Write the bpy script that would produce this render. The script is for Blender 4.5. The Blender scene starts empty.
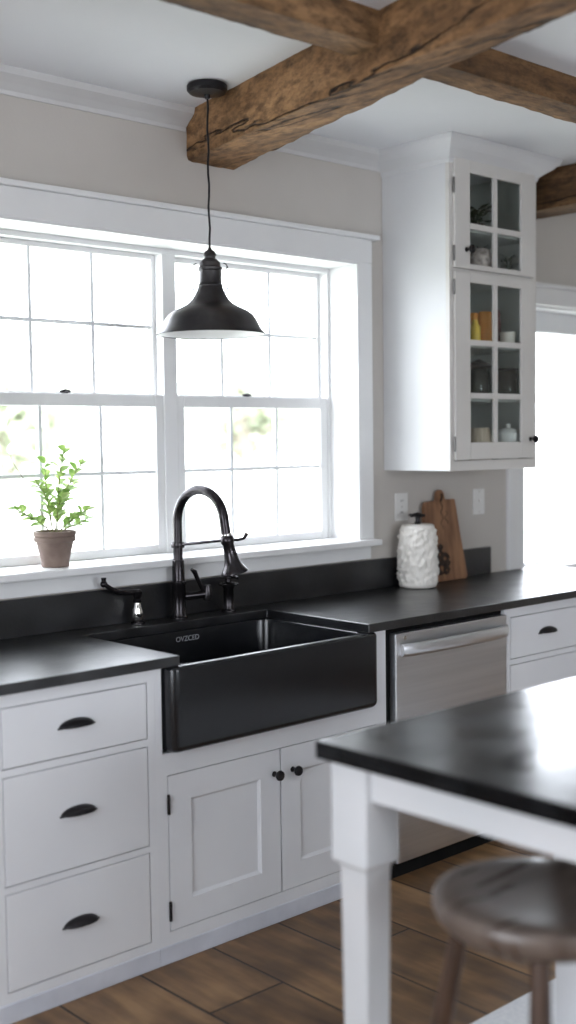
import bpy, bmesh, math, random
from mathutils import Vector, Matrix, noise
random.seed(7)
C = bpy.context.scene.collection
PI = math.pi

# ------------------------------------------------------------ helpers
ORG = {}

def tag(o, label=None, cat=None, group=None, kind=None):
    if label: o['label'] = label
    if cat: o['category'] = cat
    if group: o['group'] = group
    if kind: o['kind'] = kind
    return o

def empty(name, loc, label=None, cat=None, group=None, kind=None):
    o = bpy.data.objects.new(name, None)
    C.objects.link(o); o.location = loc; o.empty_display_size = .05
    ORG[o] = Vector(loc)
    return tag(o, label, cat, group, kind)

class MB:
    """collects geometry, in world coordinates, for one mesh object"""
    def __init__(s): s.bm = bmesh.new()
    def box(s, x0, x1, y0, y1, z0, z1):
        a = [s.bm.verts.new(p) for p in ((x0,y0,z0),(x1,y0,z0),(x1,y1,z0),(x0,y1,z0),(x0,y0,z1),(x1,y0,z1),(x1,y1,z1),(x0,y1,z1))]
        for f in ((0,3,2,1),(4,5,6,7),(0,1,5,4),(1,2,6,5),(2,3,7,6),(3,0,4,7)):
            s.bm.faces.new([a[i] for i in f])
        return s
    def loft(s, rings, cap0=True, cap1=True, closed=True):
        R = [[s.bm.verts.new(p) for p in r] for r in rings]
        n = len(R[0])
        for a, b in zip(R, R[1:]):
            for i in range(n if closed else n-1):
                j = (i+1) % n
                try: s.bm.faces.new((a[i], a[j], b[j], b[i]))
                except ValueError: pass
        if cap0: s.bm.faces.new(R[0][::-1])
        if cap1: s.bm.faces.new(R[-1])
        return s
    def lathe(s, c, prof, n=32, cap=True, axis='z'):
        rings = []
        for r, h in prof:
            rg = []
            for i in range(n):
                a = 2*PI*i/n
                u, v = r*math.cos(a), r*math.sin(a)
                if axis == 'z': p = (c[0]+u, c[1]+v, c[2]+h)
                elif axis == 'y': p = (c[0]+u, c[1]-h, c[2]+v)
                else: p = (c[0]+h, c[1]+u, c[2]+v)
                rg.append(p)
            rings.append(rg)
        return s.loft(rings, cap, cap)
    def tube(s, pts, rad, n=12):
        pts = [Vector(p) for p in pts]
        if not isinstance(rad, (list, tuple)): rad = [rad]*len(pts)
        rings = []; up = None
        for i, p in enumerate(pts):
            d = (pts[min(i+1, len(pts)-1)] - pts[max(i-1, 0)]).normalized()
            if up is None:
                up = Vector((0,0,1)) if abs(d.z) < .9 else Vector((1,0,0))
            u = (up - d*up.dot(d)).normalized(); up = u; v = d.cross(u)
            rings.append([p + rad[i]*(math.cos(2*PI*k/n)*u + math.sin(2*PI*k/n)*v) for k in range(n)])
        return s.loft(rings)
    def ball(s, c, r, n=16, sq=(1,1,1)):
        prof = [(max(1e-4, r*math.sin(PI*i/10)), -r*math.cos(PI*i/10)) for i in range(11)]
        rings = [[(c[0]+a*math.cos(2*PI*k/n)*sq[0], c[1]+a*math.sin(2*PI*k/n)*sq[1], c[2]+h*sq[2]) for k in range(n)] for a, h in prof]
        return s.loft(rings)
    def quad(s, *p):
        s.bm.faces.new([s.bm.verts.new(q) for q in p]); return s
    def build(s, name, m, parent=None, bevel=0, smooth=False, seg=2):
        bmesh.ops.recalc_face_normals(s.bm, faces=s.bm.faces)
        o0 = ORG[parent] if parent is not None else None
        if o0 is None:
            lo = Vector((min(v.co.x for v in s.bm.verts)+max(v.co.x for v in s.bm.verts), min(v.co.y for v in s.bm.verts)+max(v.co.y for v in s.bm.verts), 2*min(v.co.z for v in s.bm.verts)))/2
            o0 = lo
        for v in s.bm.verts: v.co -= o0
        me = bpy.data.meshes.new(name); s.bm.to_mesh(me); s.bm.free()
        o = bpy.data.objects.new(name, me); C.objects.link(o)
        me.materials.append(m)
        if smooth:
            for p in me.polygons: p.use_smooth = True
            if smooth != 'all':
                me.set_sharp_from_angle(angle=math.radians(38))
        if bevel:
            b = o.modifiers.new('bevel', 'BEVEL'); b.width = bevel; b.segments = seg; b.limit_method = 'ANGLE'; b.angle_limit = .7
        if parent is not None: o.parent = parent
        else: o.location = o0
        ORG[o] = o0
        return o

def rrect(x0, x1, y0, y1, r, z, n=6):
    out = []
    for cx, cy, a0 in ((x1-r, y1-r, 0), (x0+r, y1-r, PI/2), (x0+r, y0+r, PI), (x1-r, y0+r, 1.5*PI)):
        for i in range(n+1):
            a = a0 + PI/2*i/n
            out.append((cx+r*math.cos(a), cy+r*math.sin(a), z))
    return out

def sweep(mb, path, prof, inward):
    """mitred sweep of a (offset, z) profile along a plan polyline; inward: +1 offsets to the right of travel"""
    n = len(path); rings = []
    P = [Vector((p[0], p[1])) for p in path]
    for i in range(n):
        dirs = []
        if i > 0: dirs.append((P[i]-P[i-1]).normalized())
        if i < n-1: dirs.append((P[i+1]-P[i]).normalized())
        nr = [Vector((d.y, -d.x))*inward for d in dirs]
        if len(nr) == 1: m = nr[0]
        else:
            m = (nr[0]+nr[1]); m = m/m.length_squared*2
        rings.append([(P[i].x+m.x*o, P[i].y+m.y*o, z) for o, z in prof])
    mb.loft(rings)
    return mb

# ------------------------------------------------------------ materials
def newmat(name):
    m = bpy.data.materials.new(name); m.use_nodes = True
    nt = m.node_tree; b = nt.nodes['Principled BSDF']
    return m, nt, b
def setb(b, **k):
    for a, v in k.items():
        b.inputs[{'spec':'Specular IOR Level','rough':'Roughness','metal':'Metallic','coat':'Coat Weight'}.get(a, a)].default_value = v
def rgba(c): return (c[0], c[1], c[2], 1)
def noisy(name, c1, c2, scale=6, rough=.5, bump=0, bscale=None, stretch=(1,1,1), detail=6, metal=0, spec=.5, lo=.35, hi=.65, rough2=None, coat=0, dist=.002):
    m, nt, b = newmat(name); N = nt.nodes; L = nt.links
    tc = N.new('ShaderNodeTexCoord'); mp = N.new('ShaderNodeMapping'); mp.inputs['Scale'].default_value = stretch
    L.new(tc.outputs['Object'], mp.inputs['Vector'])
    nz = N.new('ShaderNodeTexNoise'); nz.inputs['Scale'].default_value = scale; nz.inputs['Detail'].default_value = detail
    L.new(mp.outputs[0], nz.inputs['Vector'])
    cr = N.new('ShaderNodeValToRGB'); cr.color_ramp.elements[0].position = lo; cr.color_ramp.elements[1].position = hi
    cr.color_ramp.elements[0].color = rgba(c1); cr.color_ramp.elements[1].color = rgba(c2)
    L.new(nz.outputs['Fac'], cr.inputs[0]); L.new(cr.outputs[0], b.inputs['Base Color'])
    setb(b, rough=rough, metal=metal, spec=spec, coat=coat)
    if rough2 is not None:
        mr = N.new('ShaderNodeMapRange'); mr.inputs[3].default_value = rough; mr.inputs[4].default_value = rough2
        mr.inputs[1].default_value = lo; mr.inputs[2].default_value = hi
        L.new(nz.outputs['Fac'], mr.inputs[0]); L.new(mr.outputs[0], b.inputs['Roughness'])
    if bump:
        n2 = N.new('ShaderNodeTexNoise'); n2.inputs['Scale'].default_value = bscale or scale*4; n2.inputs['Detail'].default_value = 4
        L.new(mp.outputs[0], n2.inputs['Vector'])
        bp = N.new('ShaderNodeBump'); bp.inputs['Strength'].default_value = bump; bp.inputs['Distance'].default_value = dist
        L.new(n2.outputs['Fac'], bp.inputs['Height']); L.new(bp.outputs[0], b.inputs['Normal'])
    return m

M = {}
M['wall'] = noisy('warm_grey_wall_paint', (.475,.445,.41), (.505,.475,.44), 3, .85, .15, 90)
M['ceiling'] = noisy('ceiling_paint', (.70,.71,.73), (.74,.75,.77), 1.5, .9, .1, 40)
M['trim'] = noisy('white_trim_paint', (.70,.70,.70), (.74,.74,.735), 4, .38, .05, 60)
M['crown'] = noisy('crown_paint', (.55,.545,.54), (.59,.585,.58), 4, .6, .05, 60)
M['cab'] = noisy('white_cabinet_paint', (.70,.71,.735), (.74,.75,.77), 3, .36, .06, 70)
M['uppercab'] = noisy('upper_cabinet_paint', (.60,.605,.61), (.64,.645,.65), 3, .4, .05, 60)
M['upperface'] = noisy('shaded_front_paint', (.58,.56,.53), (.62,.60,.57), 3, .4, .05, 60)  # warmer, darker base colour stands in for shade on the cabinet front
M['seam'] = noisy('seam_shadow', (.10,.095,.09), (.13,.125,.12), 5, .9, spec=.1)
M['hingegrey'] = noisy('grey_hinge_metal', (.16,.155,.15), (.22,.21,.2), 20, .4, metal=.5)
M['plinth'] = noisy('plinth_paint', (.52,.54,.60), (.60,.62,.68), 9, .5, .05, 60)
M['cabin'] = noisy('shaded_cabinet_inside', (.44,.46,.44), (.48,.50,.48), 3, .7)  # grey-green tone paints in the shade behind the glass doors
M['gap'] = noisy('dark_gap', (.006,.006,.006), (.01,.01,.01), 5, .9, spec=.1)
M['table'] = noisy('white_table_paint', (.70,.72,.74), (.76,.77,.79), 4, .4, .08, 50)
M['black'] = noisy('black_iron', (.012,.011,.012), (.025,.023,.025), 20, .35, .1, 80, metal=.6)
M['bronze'] = noisy('oil_rubbed_bronze', (.022,.020,.022), (.05,.045,.048), 18, .24, .05, 80, metal=.85)
M['sink'] = noisy('matte_black_fireclay', (.006,.0065,.008), (.009,.010,.012), 8, .22, .04, 120, spec=.5)
M['steel'] = noisy('brushed_steel', (.66,.67,.69), (.72,.73,.75), 2, .36, .05, 30, stretch=(1,1,30), metal=1, dist=.0006)
M['chrome'] = noisy('polished_nickel', (.75,.73,.70), (.82,.8,.78), 5, .12, metal=1)
M['plate'] = noisy('white_plastic', (.66,.65,.63), (.7,.69,.67), 5, .4)
M['pot'] = noisy('weathered_brown_clay', (.15,.105,.085), (.23,.17,.14), 14, .8, .4, 60)
M['soil'] = noisy('potting_soil', (.03,.02,.015), (.08,.055,.04), 60, .95, .8, 120)
M['stem'] = noisy('green_stem', (.16,.17,.07), (.24,.22,.10), 20, .6)
M['twig'] = noisy('dry_twig', (.22,.17,.13), (.3,.24,.2), 20, .7)
M['lampout'] = noisy('aged_dark_zinc', (.045,.043,.045), (.085,.08,.08), 9, .34, .1, 60, metal=.75)
M['lampin'] = noisy('white_enamel', (.8,.8,.79), (.86,.86,.85), 5, .3)
M['jar'] = noisy('off_white_ceramic', (.72,.69,.64), (.80,.77,.72), 30, .5, .3, 90)
M['stoolseat'] = noisy('dark_walnut_seat', (.095,.070,.056), (.16,.125,.105), 5, .26, .04, 20, stretch=(1,7,1), rough2=.38)
M['stoolleg'] = noisy('dark_walnut_leg', (.04,.02,.012), (.085,.045,.027), 6, .4, .1, 20, stretch=(8,8,1))
M['rug'] = noisy('white_woven_rug', (.74,.76,.79), (.84,.85,.87), 80, .9, .6, 220)
M['grass'] = noisy('pale_lawn', (.40,.42,.34), (.55,.56,.50), .6, .95)
M['bark'] = noisy('tree_bark', (.20,.17,.14), (.32,.28,.24), 6, .9, .5, 20, stretch=(3,3,1))
M['amber'] = noisy('amber_glaze', (.62,.24,.04), (.75,.34,.07), 8, .35)
M['yellow'] = noisy('mustard_glaze', (.80,.55,.06), (.88,.62,.12), 8, .35)
M['darkred'] = noisy('dark_red_glaze', (.10,.03,.03), (.18,.05,.05), 8, .4)
M['cream'] = noisy('cream_ceramic', (.68,.64,.58), (.76,.72,.66), 12, .45)
M['beige'] = noisy('ribbed_beige_ceramic', (.42,.34,.26), (.58,.48,.37), 3, .5, stretch=(30,30,1))
M['white'] = noisy('white_ceramic', (.78,.78,.76), (.84,.84,.82), 5, .35)
M['decor'] = noisy('mottled_pink_ceramic', (.22,.17,.16), (.72,.62,.58), 45, .6, .5, 60)
M['darkleaf'] = noisy('dark_leaf', (.02,.035,.02), (.05,.075,.04), 20, .5)

def leafmat(name, c1, c2, tr=.5):
    m, nt, b = newmat(name); N = nt.nodes; L = nt.links
    tc = N.new('ShaderNodeTexCoord'); nz = N.new('ShaderNodeTexNoise'); nz.inputs['Scale'].default_value = 30
    L.new(tc.outputs['Object'], nz.inputs['Vector'])
    cr = N.new('ShaderNodeValToRGB'); cr.color_ramp.elements[0].position = .35; cr.color_ramp.elements[1].position = .65
    cr.color_ramp.elements[0].color = rgba(c1); cr.color_ramp.elements[1].color = rgba(c2)
    L.new(nz.outputs['Fac'], cr.inputs[0]); L.new(cr.outputs[0], b.inputs['Base Color']); setb(b, rough=.45)
    t = N.new('ShaderNodeBsdfTranslucent'); L.new(cr.outputs[0], t.inputs['Color'])
    mx = N.new('ShaderNodeMixShader'); mx.inputs[0].default_value = tr
    L.new(b.outputs[0], mx.inputs[1]); L.new(t.outputs[0], mx.inputs[2]); L.new(mx.outputs[0], N['Material Output'].inputs['Surface'])
    return m
M['leaf'] = leafmat('fresh_green_leaf', (.13,.25,.05), (.38,.50,.17), .38)
M['treeleaf'] = leafmat('pale_tree_leaf', (.50,.54,.42), (.62,.64,.52), .4)

def glassmat(name, tint, gl=.06, rough=.02):
    m = bpy.data.materials.new(name); m.use_nodes = True; nt = m.node_tree; N = nt.nodes; L = nt.links
    N.remove(N['Principled BSDF'])
    t = N.new('ShaderNodeBsdfTransparent'); t.inputs[0].default_value = rgba(tint)
    g = N.new('ShaderNodeBsdfGlossy'); g.inputs['Roughness'].default_value = rough
    lw = N.new('ShaderNodeLayerWeight'); pw = N.new('ShaderNodeMath'); pw.operation = 'POWER'; pw.inputs[1].default_value = 5; L.new(lw.outputs['Facing'], pw.inputs[0])
    fr = N.new('ShaderNodeMath'); fr.operation = 'MULTIPLY_ADD'; fr.inputs[1].default_value = .9; fr.inputs[2].default_value = .035; L.new(pw.outputs[0], fr.inputs[0])
    mx = N.new('ShaderNodeMixShader'); L.new(fr.outputs[0], mx.inputs[0])
    L.new(t.outputs[0], mx.inputs[1]); L.new(g.outputs[0], mx.inputs[2]); L.new(mx.outputs[0], N['Material Output'].inputs['Surface'])
    return m
M['glass'] = glassmat('clear_window_glass', (.97,.98,.98))
M['cabglass'] = glassmat('cabinet_glass', (.93,.95,.94), rough=.05)
M['jarglass'] = glassmat('jar_glass', (.55,.57,.55), rough=.05)

def stonemat(name, ra, rb):
    m, nt, b = newmat(name); N = nt.nodes; L = nt.links
    tc = N.new('ShaderNodeTexCoord')
    n1 = N.new('ShaderNodeTexNoise'); n1.inputs['Scale'].default_value = 7; n1.inputs['Detail'].default_value = 8
    n2 = N.new('ShaderNodeTexNoise'); n2.inputs['Scale'].default_value = 75; n2.inputs['Detail'].default_value = 3
    for n in (n1, n2): L.new(tc.outputs['Object'], n.inputs['Vector'])
    c1 = N.new('ShaderNodeValToRGB'); c1.color_ramp.elements[0].position = .4; c1.color_ramp.elements[1].position = .72
    c1.color_ramp.elements[0].color = (.003,.0033,.004,1); c1.color_ramp.elements[1].color = (.014,.015,.017,1)
    L.new(n1.outputs['Fac'], c1.inputs[0]); L.new(c1.outputs[0], b.inputs['Base Color'])
    mr = N.new('ShaderNodeMapRange'); mr.inputs[1].default_value = .35; mr.inputs[2].default_value = .65; mr.inputs[3].default_value = ra; mr.inputs[4].default_value = rb
    L.new(n1.outputs['Fac'], mr.inputs[0]); L.new(mr.outputs[0], b.inputs['Roughness'])
    bp = N.new('ShaderNodeBump'); bp.inputs['Strength'].default_value = .6; bp.inputs['Distance'].default_value = .0042
    ad = N.new('ShaderNodeMath'); ad.operation = 'ADD'; L.new(n1.outputs['Fac'], ad.inputs[0])
    ml = N.new('ShaderNodeMath'); ml.operation = 'MULTIPLY'; ml.inputs[1].default_value = .35; L.new(n2.outputs['Fac'], ml.inputs[0]); L.new(ml.outputs[0], ad.inputs[1])
    L.new(ad.outputs[0], bp.inputs['Height']); L.new(bp.outputs[0], b.inputs['Normal'])
    return m
M['stone'] = stonemat('black_leathered_stone', .29, .36)
M['stone'].node_tree.nodes['Principled BSDF'].inputs['Specular IOR Level'].default_value = .85
M['tablestone'] = stonemat('black_polished_stone', .14, .26)
for n_ in M['tablestone'].node_tree.nodes:
    if n_.type == 'BUMP': n_.inputs['Distance'].default_value = .001
M['tablestone'].node_tree.nodes['Principled BSDF'].inputs['Specular IOR Level'].default_value = .2

def woodbeam(name, axis, dark=1.0):
    """hewn old timber, grain along the given axis"""
    m, nt, b = newmat(name); N = nt.nodes; L = nt.links
    tc = N.new('ShaderNodeTexCoord'); mp = N.new('ShaderNodeMapping')
    mp.inputs['Scale'].default_value = (.12,1,1) if axis == 'x' else (1,.12,1)
    L.new(tc.outputs['Object'], mp.inputs['Vector'])
    big = N.new('ShaderNodeTexNoise'); big.inputs['Scale'].default_value = 7; big.inputs['Detail'].default_value = 8; big.inputs['Roughness'].default_value = .65
    L.new(mp.outputs[0], big.inputs['Vector'])
    c = N.new('ShaderNodeValToRGB'); e = c.color_ramp.elements
    e[0].position = .28; e[0].color = rgba([v*dark for v in (.085,.042,.018)])
    e[1].position = .72; e[1].color = rgba([v*dark for v in (.50,.285,.135)])
    k = e.new(.5); k.color = rgba([v*dark for v in (.30,.16,.07)])
    L.new(big.outputs['Fac'], c.inputs[0])
    mpf = N.new('ShaderNodeMapping'); mpf.inputs['Scale'].default_value = (.4,1,1) if axis == 'x' else (1,.4,1); L.new(tc.outputs['Object'], mpf.inputs['Vector'])
    fine = N.new('ShaderNodeTexNoise'); fine.inputs['Scale'].default_value = 38; fine.inputs['Detail'].default_value = 8; fine.inputs['Roughness'].default_value = .7
    L.new(mpf.outputs[0], fine.inputs['Vector'])
    # long drying cracks: thin contour lines of a stretched noise
    ck = N.new('ShaderNodeTexNoise'); ck.inputs['Scale'].default_value = 4.0; ck.inputs['Detail'].default_value = 5
    mp2 = N.new('ShaderNodeMapping'); mp2.inputs['Scale'].default_value = (.07,1,1) if axis == 'x' else (1,.07,1); mp2.inputs['Location'].default_value = (3.1,1.7,.4)
    L.new(tc.outputs['Object'], mp2.inputs['Vector']); L.new(mp2.outputs[0], ck.inputs['Vector'])
    s1 = N.new('ShaderNodeMath'); s1.operation = 'SUBTRACT'; s1.inputs[1].default_value = .5; L.new(ck.outputs['Fac'], s1.inputs[0])
    s2 = N.new('ShaderNodeMath'); s2.operation = 'ABSOLUTE'; L.new(s1.outputs[0], s2.inputs[0])
    s3 = N.new('ShaderNodeMapRange'); s3.inputs[1].default_value = .0; s3.inputs[2].default_value = .0075; L.new(s2.outputs[0], s3.inputs[0])
    kn = N.new('ShaderNodeTexVoronoi'); kn.inputs['Scale'].default_value = 3.2
    mp3 = N.new('ShaderNodeMapping'); mp3.inputs['Scale'].default_value = (.6,1.4,1.4) if axis == 'x' else (1.4,.6,1.4)
    L.new(tc.outputs['Object'], mp3.inputs['Vector']); L.new(mp3.outputs[0], kn.inputs['Vector'])
    kr = N.new('ShaderNodeMapRange'); kr.inputs[1].default_value = .03; kr.inputs[2].default_value = .13; kr.inputs[3].default_value = .55; L.new(kn.outputs['Distance'], kr.inputs[0])
    mu = N.new('ShaderNodeMath'); mu.operation = 'MULTIPLY'; L.new(s3.outputs[0], mu.inputs[0]); L.new(kr.outputs[0], mu.inputs[1])
    fr = N.new('ShaderNodeMapRange'); fr.inputs[1].default_value = .3; fr.inputs[2].default_value = .7; fr.inputs[1].default_value = .36; fr.inputs[2].default_value = .62; fr.inputs[3].default_value = .30; fr.inputs[4].default_value = 1.1; L.new(fine.outputs['Fac'], fr.inputs[0])
    mu2 = N.new('ShaderNodeMath'); mu2.operation = 'MULTIPLY'; L.new(mu.outputs[0], mu2.inputs[0]); L.new(fr.outputs[0], mu2.inputs[1])
    mx = N.new('ShaderNodeMix'); mx.data_type = 'RGBA'; mx.inputs['A'].default_value = (.018,.010,.006,1)
    L.new(mu2.outputs[0], mx.inputs['Factor']); L.new(c.outputs[0], mx.inputs['B']); L.new(mx.outputs['Result'], b.inputs['Base Color'])
    setb(b, rough=.75, spec=.3)
    hs = N.new('ShaderNodeMath'); hs.operation = 'MULTIPLY_ADD'; hs.inputs[1].default_value = .5; L.new(fine.outputs['Fac'], hs.inputs[0]); L.new(mu.outputs[0], hs.inputs[2])
    bp = N.new('ShaderNodeBump'); bp.inputs['Strength'].default_value = 1; bp.inputs['Distance'].default_value = .014
    L.new(hs.outputs[0], bp.inputs['Height']); L.new(bp.outputs[0], b.inputs['Normal'])
    return m
M['beamy'] = woodbeam('hewn_timber_long', 'y')
M['beamx'] = woodbeam('hewn_timber_cross_shaded', 'x', .68)  # cross timbers darkened in colour to imitate shade on their room side
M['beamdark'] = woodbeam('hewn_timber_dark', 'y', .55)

def floormat():
    m, nt, b = newmat('wide_plank_floor'); N = nt.nodes; L = nt.links
    tc = N.new('ShaderNodeTexCoord'); mp = N.new('ShaderNodeMapping')
    mp.inputs['Rotation'].default_value = (0, 0, PI/2)
    L.new(tc.outputs['Object'], mp.inputs['Vector'])
    br = N.new('ShaderNodeTexBrick'); br.offset = .43; br.inputs['Scale'].default_value = 1
    br.inputs['Brick Width'].default_value = 3.4; br.inputs['Row Height'].default_value = .265; br.inputs['Mortar Size'].default_value = .0045
    br.inputs['Mortar Smooth'].default_value = .3
    br.inputs['Color1'].default_value = (0,0,0,1); br.inputs['Color2'].default_value = (1,1,1,1); br.inputs['Mortar'].default_value = (.5,.5,.5,1)
    L.new(mp.outputs[0], br.inputs['Vector'])
    mp2 = N.new('ShaderNodeMapping'); mp2.inputs['Scale'].default_value = (1,.16,1); L.new(tc.outputs['Object'], mp2.inputs['Vector'])
    g = N.new('ShaderNodeTexNoise'); g.inputs['Scale'].default_value = 16; g.inputs['Detail'].default_value = 7; L.new(mp2.outputs[0], g.inputs['Vector'])
    bl = N.new('ShaderNodeTexNoise'); bl.inputs['Scale'].default_value = 4.2; bl.inputs['Detail'].default_value = 3; L.new(tc.outputs['Object'], bl.inputs['Vector'])
    a1 = N.new('ShaderNodeMath'); a1.operation = 'MULTIPLY_ADD'; a1.inputs[1].default_value = .55; L.new(g.outputs['Fac'], a1.inputs[0])
    a0 = N.new('ShaderNodeMath'); a0.operation = 'MULTIPLY'; a0.inputs[1].default_value = .45; L.new(bl.outputs['Fac'], a0.inputs[0]); L.new(a0.outputs[0], a1.inputs[2])
    a2 = N.new('ShaderNodeMath'); a2.operation = 'MULTIPLY_ADD'; a2.inputs[1].default_value = .10; L.new(br.outputs['Color'], a2.inputs[0]); L.new(a1.outputs[0], a2.inputs[2])
    c = N.new('ShaderNodeValToRGB'); e = c.color_ramp.elements
    e[0].position = .38; e[0].color = (.06,.030,.013,1); e[1].position = .70; e[1].color = (.34,.20,.095,1)
    k = e.new(.54); k.color = (.17,.093,.042,1)
    L.new(a2.outputs[0], c.inputs[0])
    mx = N.new('ShaderNodeMix'); mx.data_type = 'RGBA'; mx.inputs['B'].default_value = (.02,.012,.008,1)
    L.new(br.outputs['Fac'], mx.inputs['Factor']); L.new(c.outputs[0], mx.inputs['A']); L.new(mx.outputs['Result'], b.inputs['Base Color'])
    mr = N.new('ShaderNodeMapRange'); mr.inputs[3].default_value = .34; mr.inputs[4].default_value = .6; L.new(g.outputs['Fac'], mr.inputs[0]); L.new(mr.outputs[0], b.inputs['Roughness'])
    iv = N.new('ShaderNodeMath'); iv.operation = 'MULTIPLY_ADD'; iv.inputs[1].default_value = -2; L.new(br.outputs['Fac'], iv.inputs[0]); L.new(g.outputs['Fac'], iv.inputs[2])
    bp = N.new('ShaderNodeBump'); bp.inputs['Strength'].default_value = .5; bp.inputs['Distance'].default_value = .003
    L.new(iv.outputs[0], bp.inputs['Height']); L.new(bp.outputs[0], b.inputs['Normal'])
    return m
M['floor'] = floormat()

def boardmat():
    m, nt, b = newmat('oiled_cutting_board_wood'); N = nt.nodes; L = nt.links
    tc = N.new('ShaderNodeTexCoord'); mp = N.new('ShaderNodeMapping'); mp.inputs['Scale'].default_value = (1,1,.14); L.new(tc.outputs['Object'], mp.inputs['Vector'])
    g = N.new('ShaderNodeTexNoise'); g.inputs['Scale'].default_value = 28; g.inputs['Detail'].default_value = 5; L.new(mp.outputs[0], g.inputs['Vector'])
    c = N.new('ShaderNodeValToRGB'); e = c.color_ramp.elements
    e[0].position = .32; e[0].color = (.13,.055,.025,1); e[1].position = .68; e[1].color = (.31,.155,.075,1)
    L.new(g.outputs['Fac'], c.inputs[0]); L.new(c.outputs[0], b.inputs['Base Color']); setb(b, rough=.5)
    return m
M['board'] = boardmat()
M['burn'] = noisy('burnt_wood_mark', (.02,.01,.006), (.05,.028,.016), 40, .7)
M['text'] = noisy('pale_grey_lettering', (.30,.31,.33), (.36,.37,.39), 20, .4)

# ------------------------------------------------------------ room shell
CEIL = 2.675
X0, X1, Y0, Y1 = -1.6, 6.4, -5.4, 0.0
T = .25
def struct(o): o['kind'] = 'structure'; return o
struct(MB().box(X0-.3, X1+.3, Y0-.3, T, -.12, 0).build('floor', M['floor']))
bpy.data.objects['floor'].location.z = -.12
struct(MB().box(X0-.3, X1+.3, Y0-.3, T, CEIL, CEIL+.12).build('ceiling', M['ceiling']))
# floor texture phase: shift mesh so the object origin gives plank joints at x = 2.17 + k*.265
def shift_origin(o, new):
    d = Vector(new) - o.location
    for v in o.data.vertices: v.co -= d
    o.location = new
shift_origin(bpy.data.objects['floor'], (2.17+.265*.0, -.93, 0))

def wall_with_holes(name, axis, pos, thick, a0, a1, holes):
    """axis 'x': wall runs along x at y=pos..pos+thick; holes = (a_lo, a_hi, z_lo, z_hi)"""
    mb = MB()
    def bx(p, q, z0, z1):
        if q-p < 1e-4 or z1-z0 < 1e-4: return
        if axis == 'x': mb.box(p, q, pos, pos+thick, z0, z1)
        else: mb.box(pos, pos+thick, p, q, z0, z1)
    cur = a0
    for h in sorted(holes):
        bx(cur, h[0], 0, CEIL); bx(h[0], h[1], 0, h[2]); bx(h[0], h[1], h[3], CEIL); cur = h[1]
    bx(cur, a1, 0, CEIL)
    return struct(mb.build(name, M['wall']))
W1 = (1.79, 3.44, 1.09, 2.228)
W2 = (4.53, 6.0, .88, 2.142)
wall_with_holes('wall_north', 'x', 0, T, X0-T, X1+T, [W1, W2])
W3 = (-3.4, -1.4, .7, 2.2)  # opening for an unseen window added to bring in fill light
wall_with_holes('wall_west', 'y', X0-T, T, Y0, 0, [W3])
wall_with_holes('wall_south', 'x', Y0-T, T, X0-T, X1+T, [(.8, 2.8, .9, 2.2)])  # its opening is added behind the camera for fill light
wall_with_holes('wall_east', 'y', X1, T, Y0, 0, [])

# crown moulding, window wall, both sides of the beam end and of the cabinet
CR = [(0,2.605),(.006,2.605),(.009,2.618),(.030,2.636),(.058,2.655),(.064,2.672),(.064,2.675),(0,2.675)]
for i, (a, b_) in enumerate(((X0, 2.592), (2.822, 3.594), (4.162, 4.33), (4.53, X1))):
    mb = MB(); sweep(mb, [(a, 0), (b_, 0)], CR, 1)
    struct(mb.build('trim_%d' % (i+1), M['crown'], bevel=0))

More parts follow.
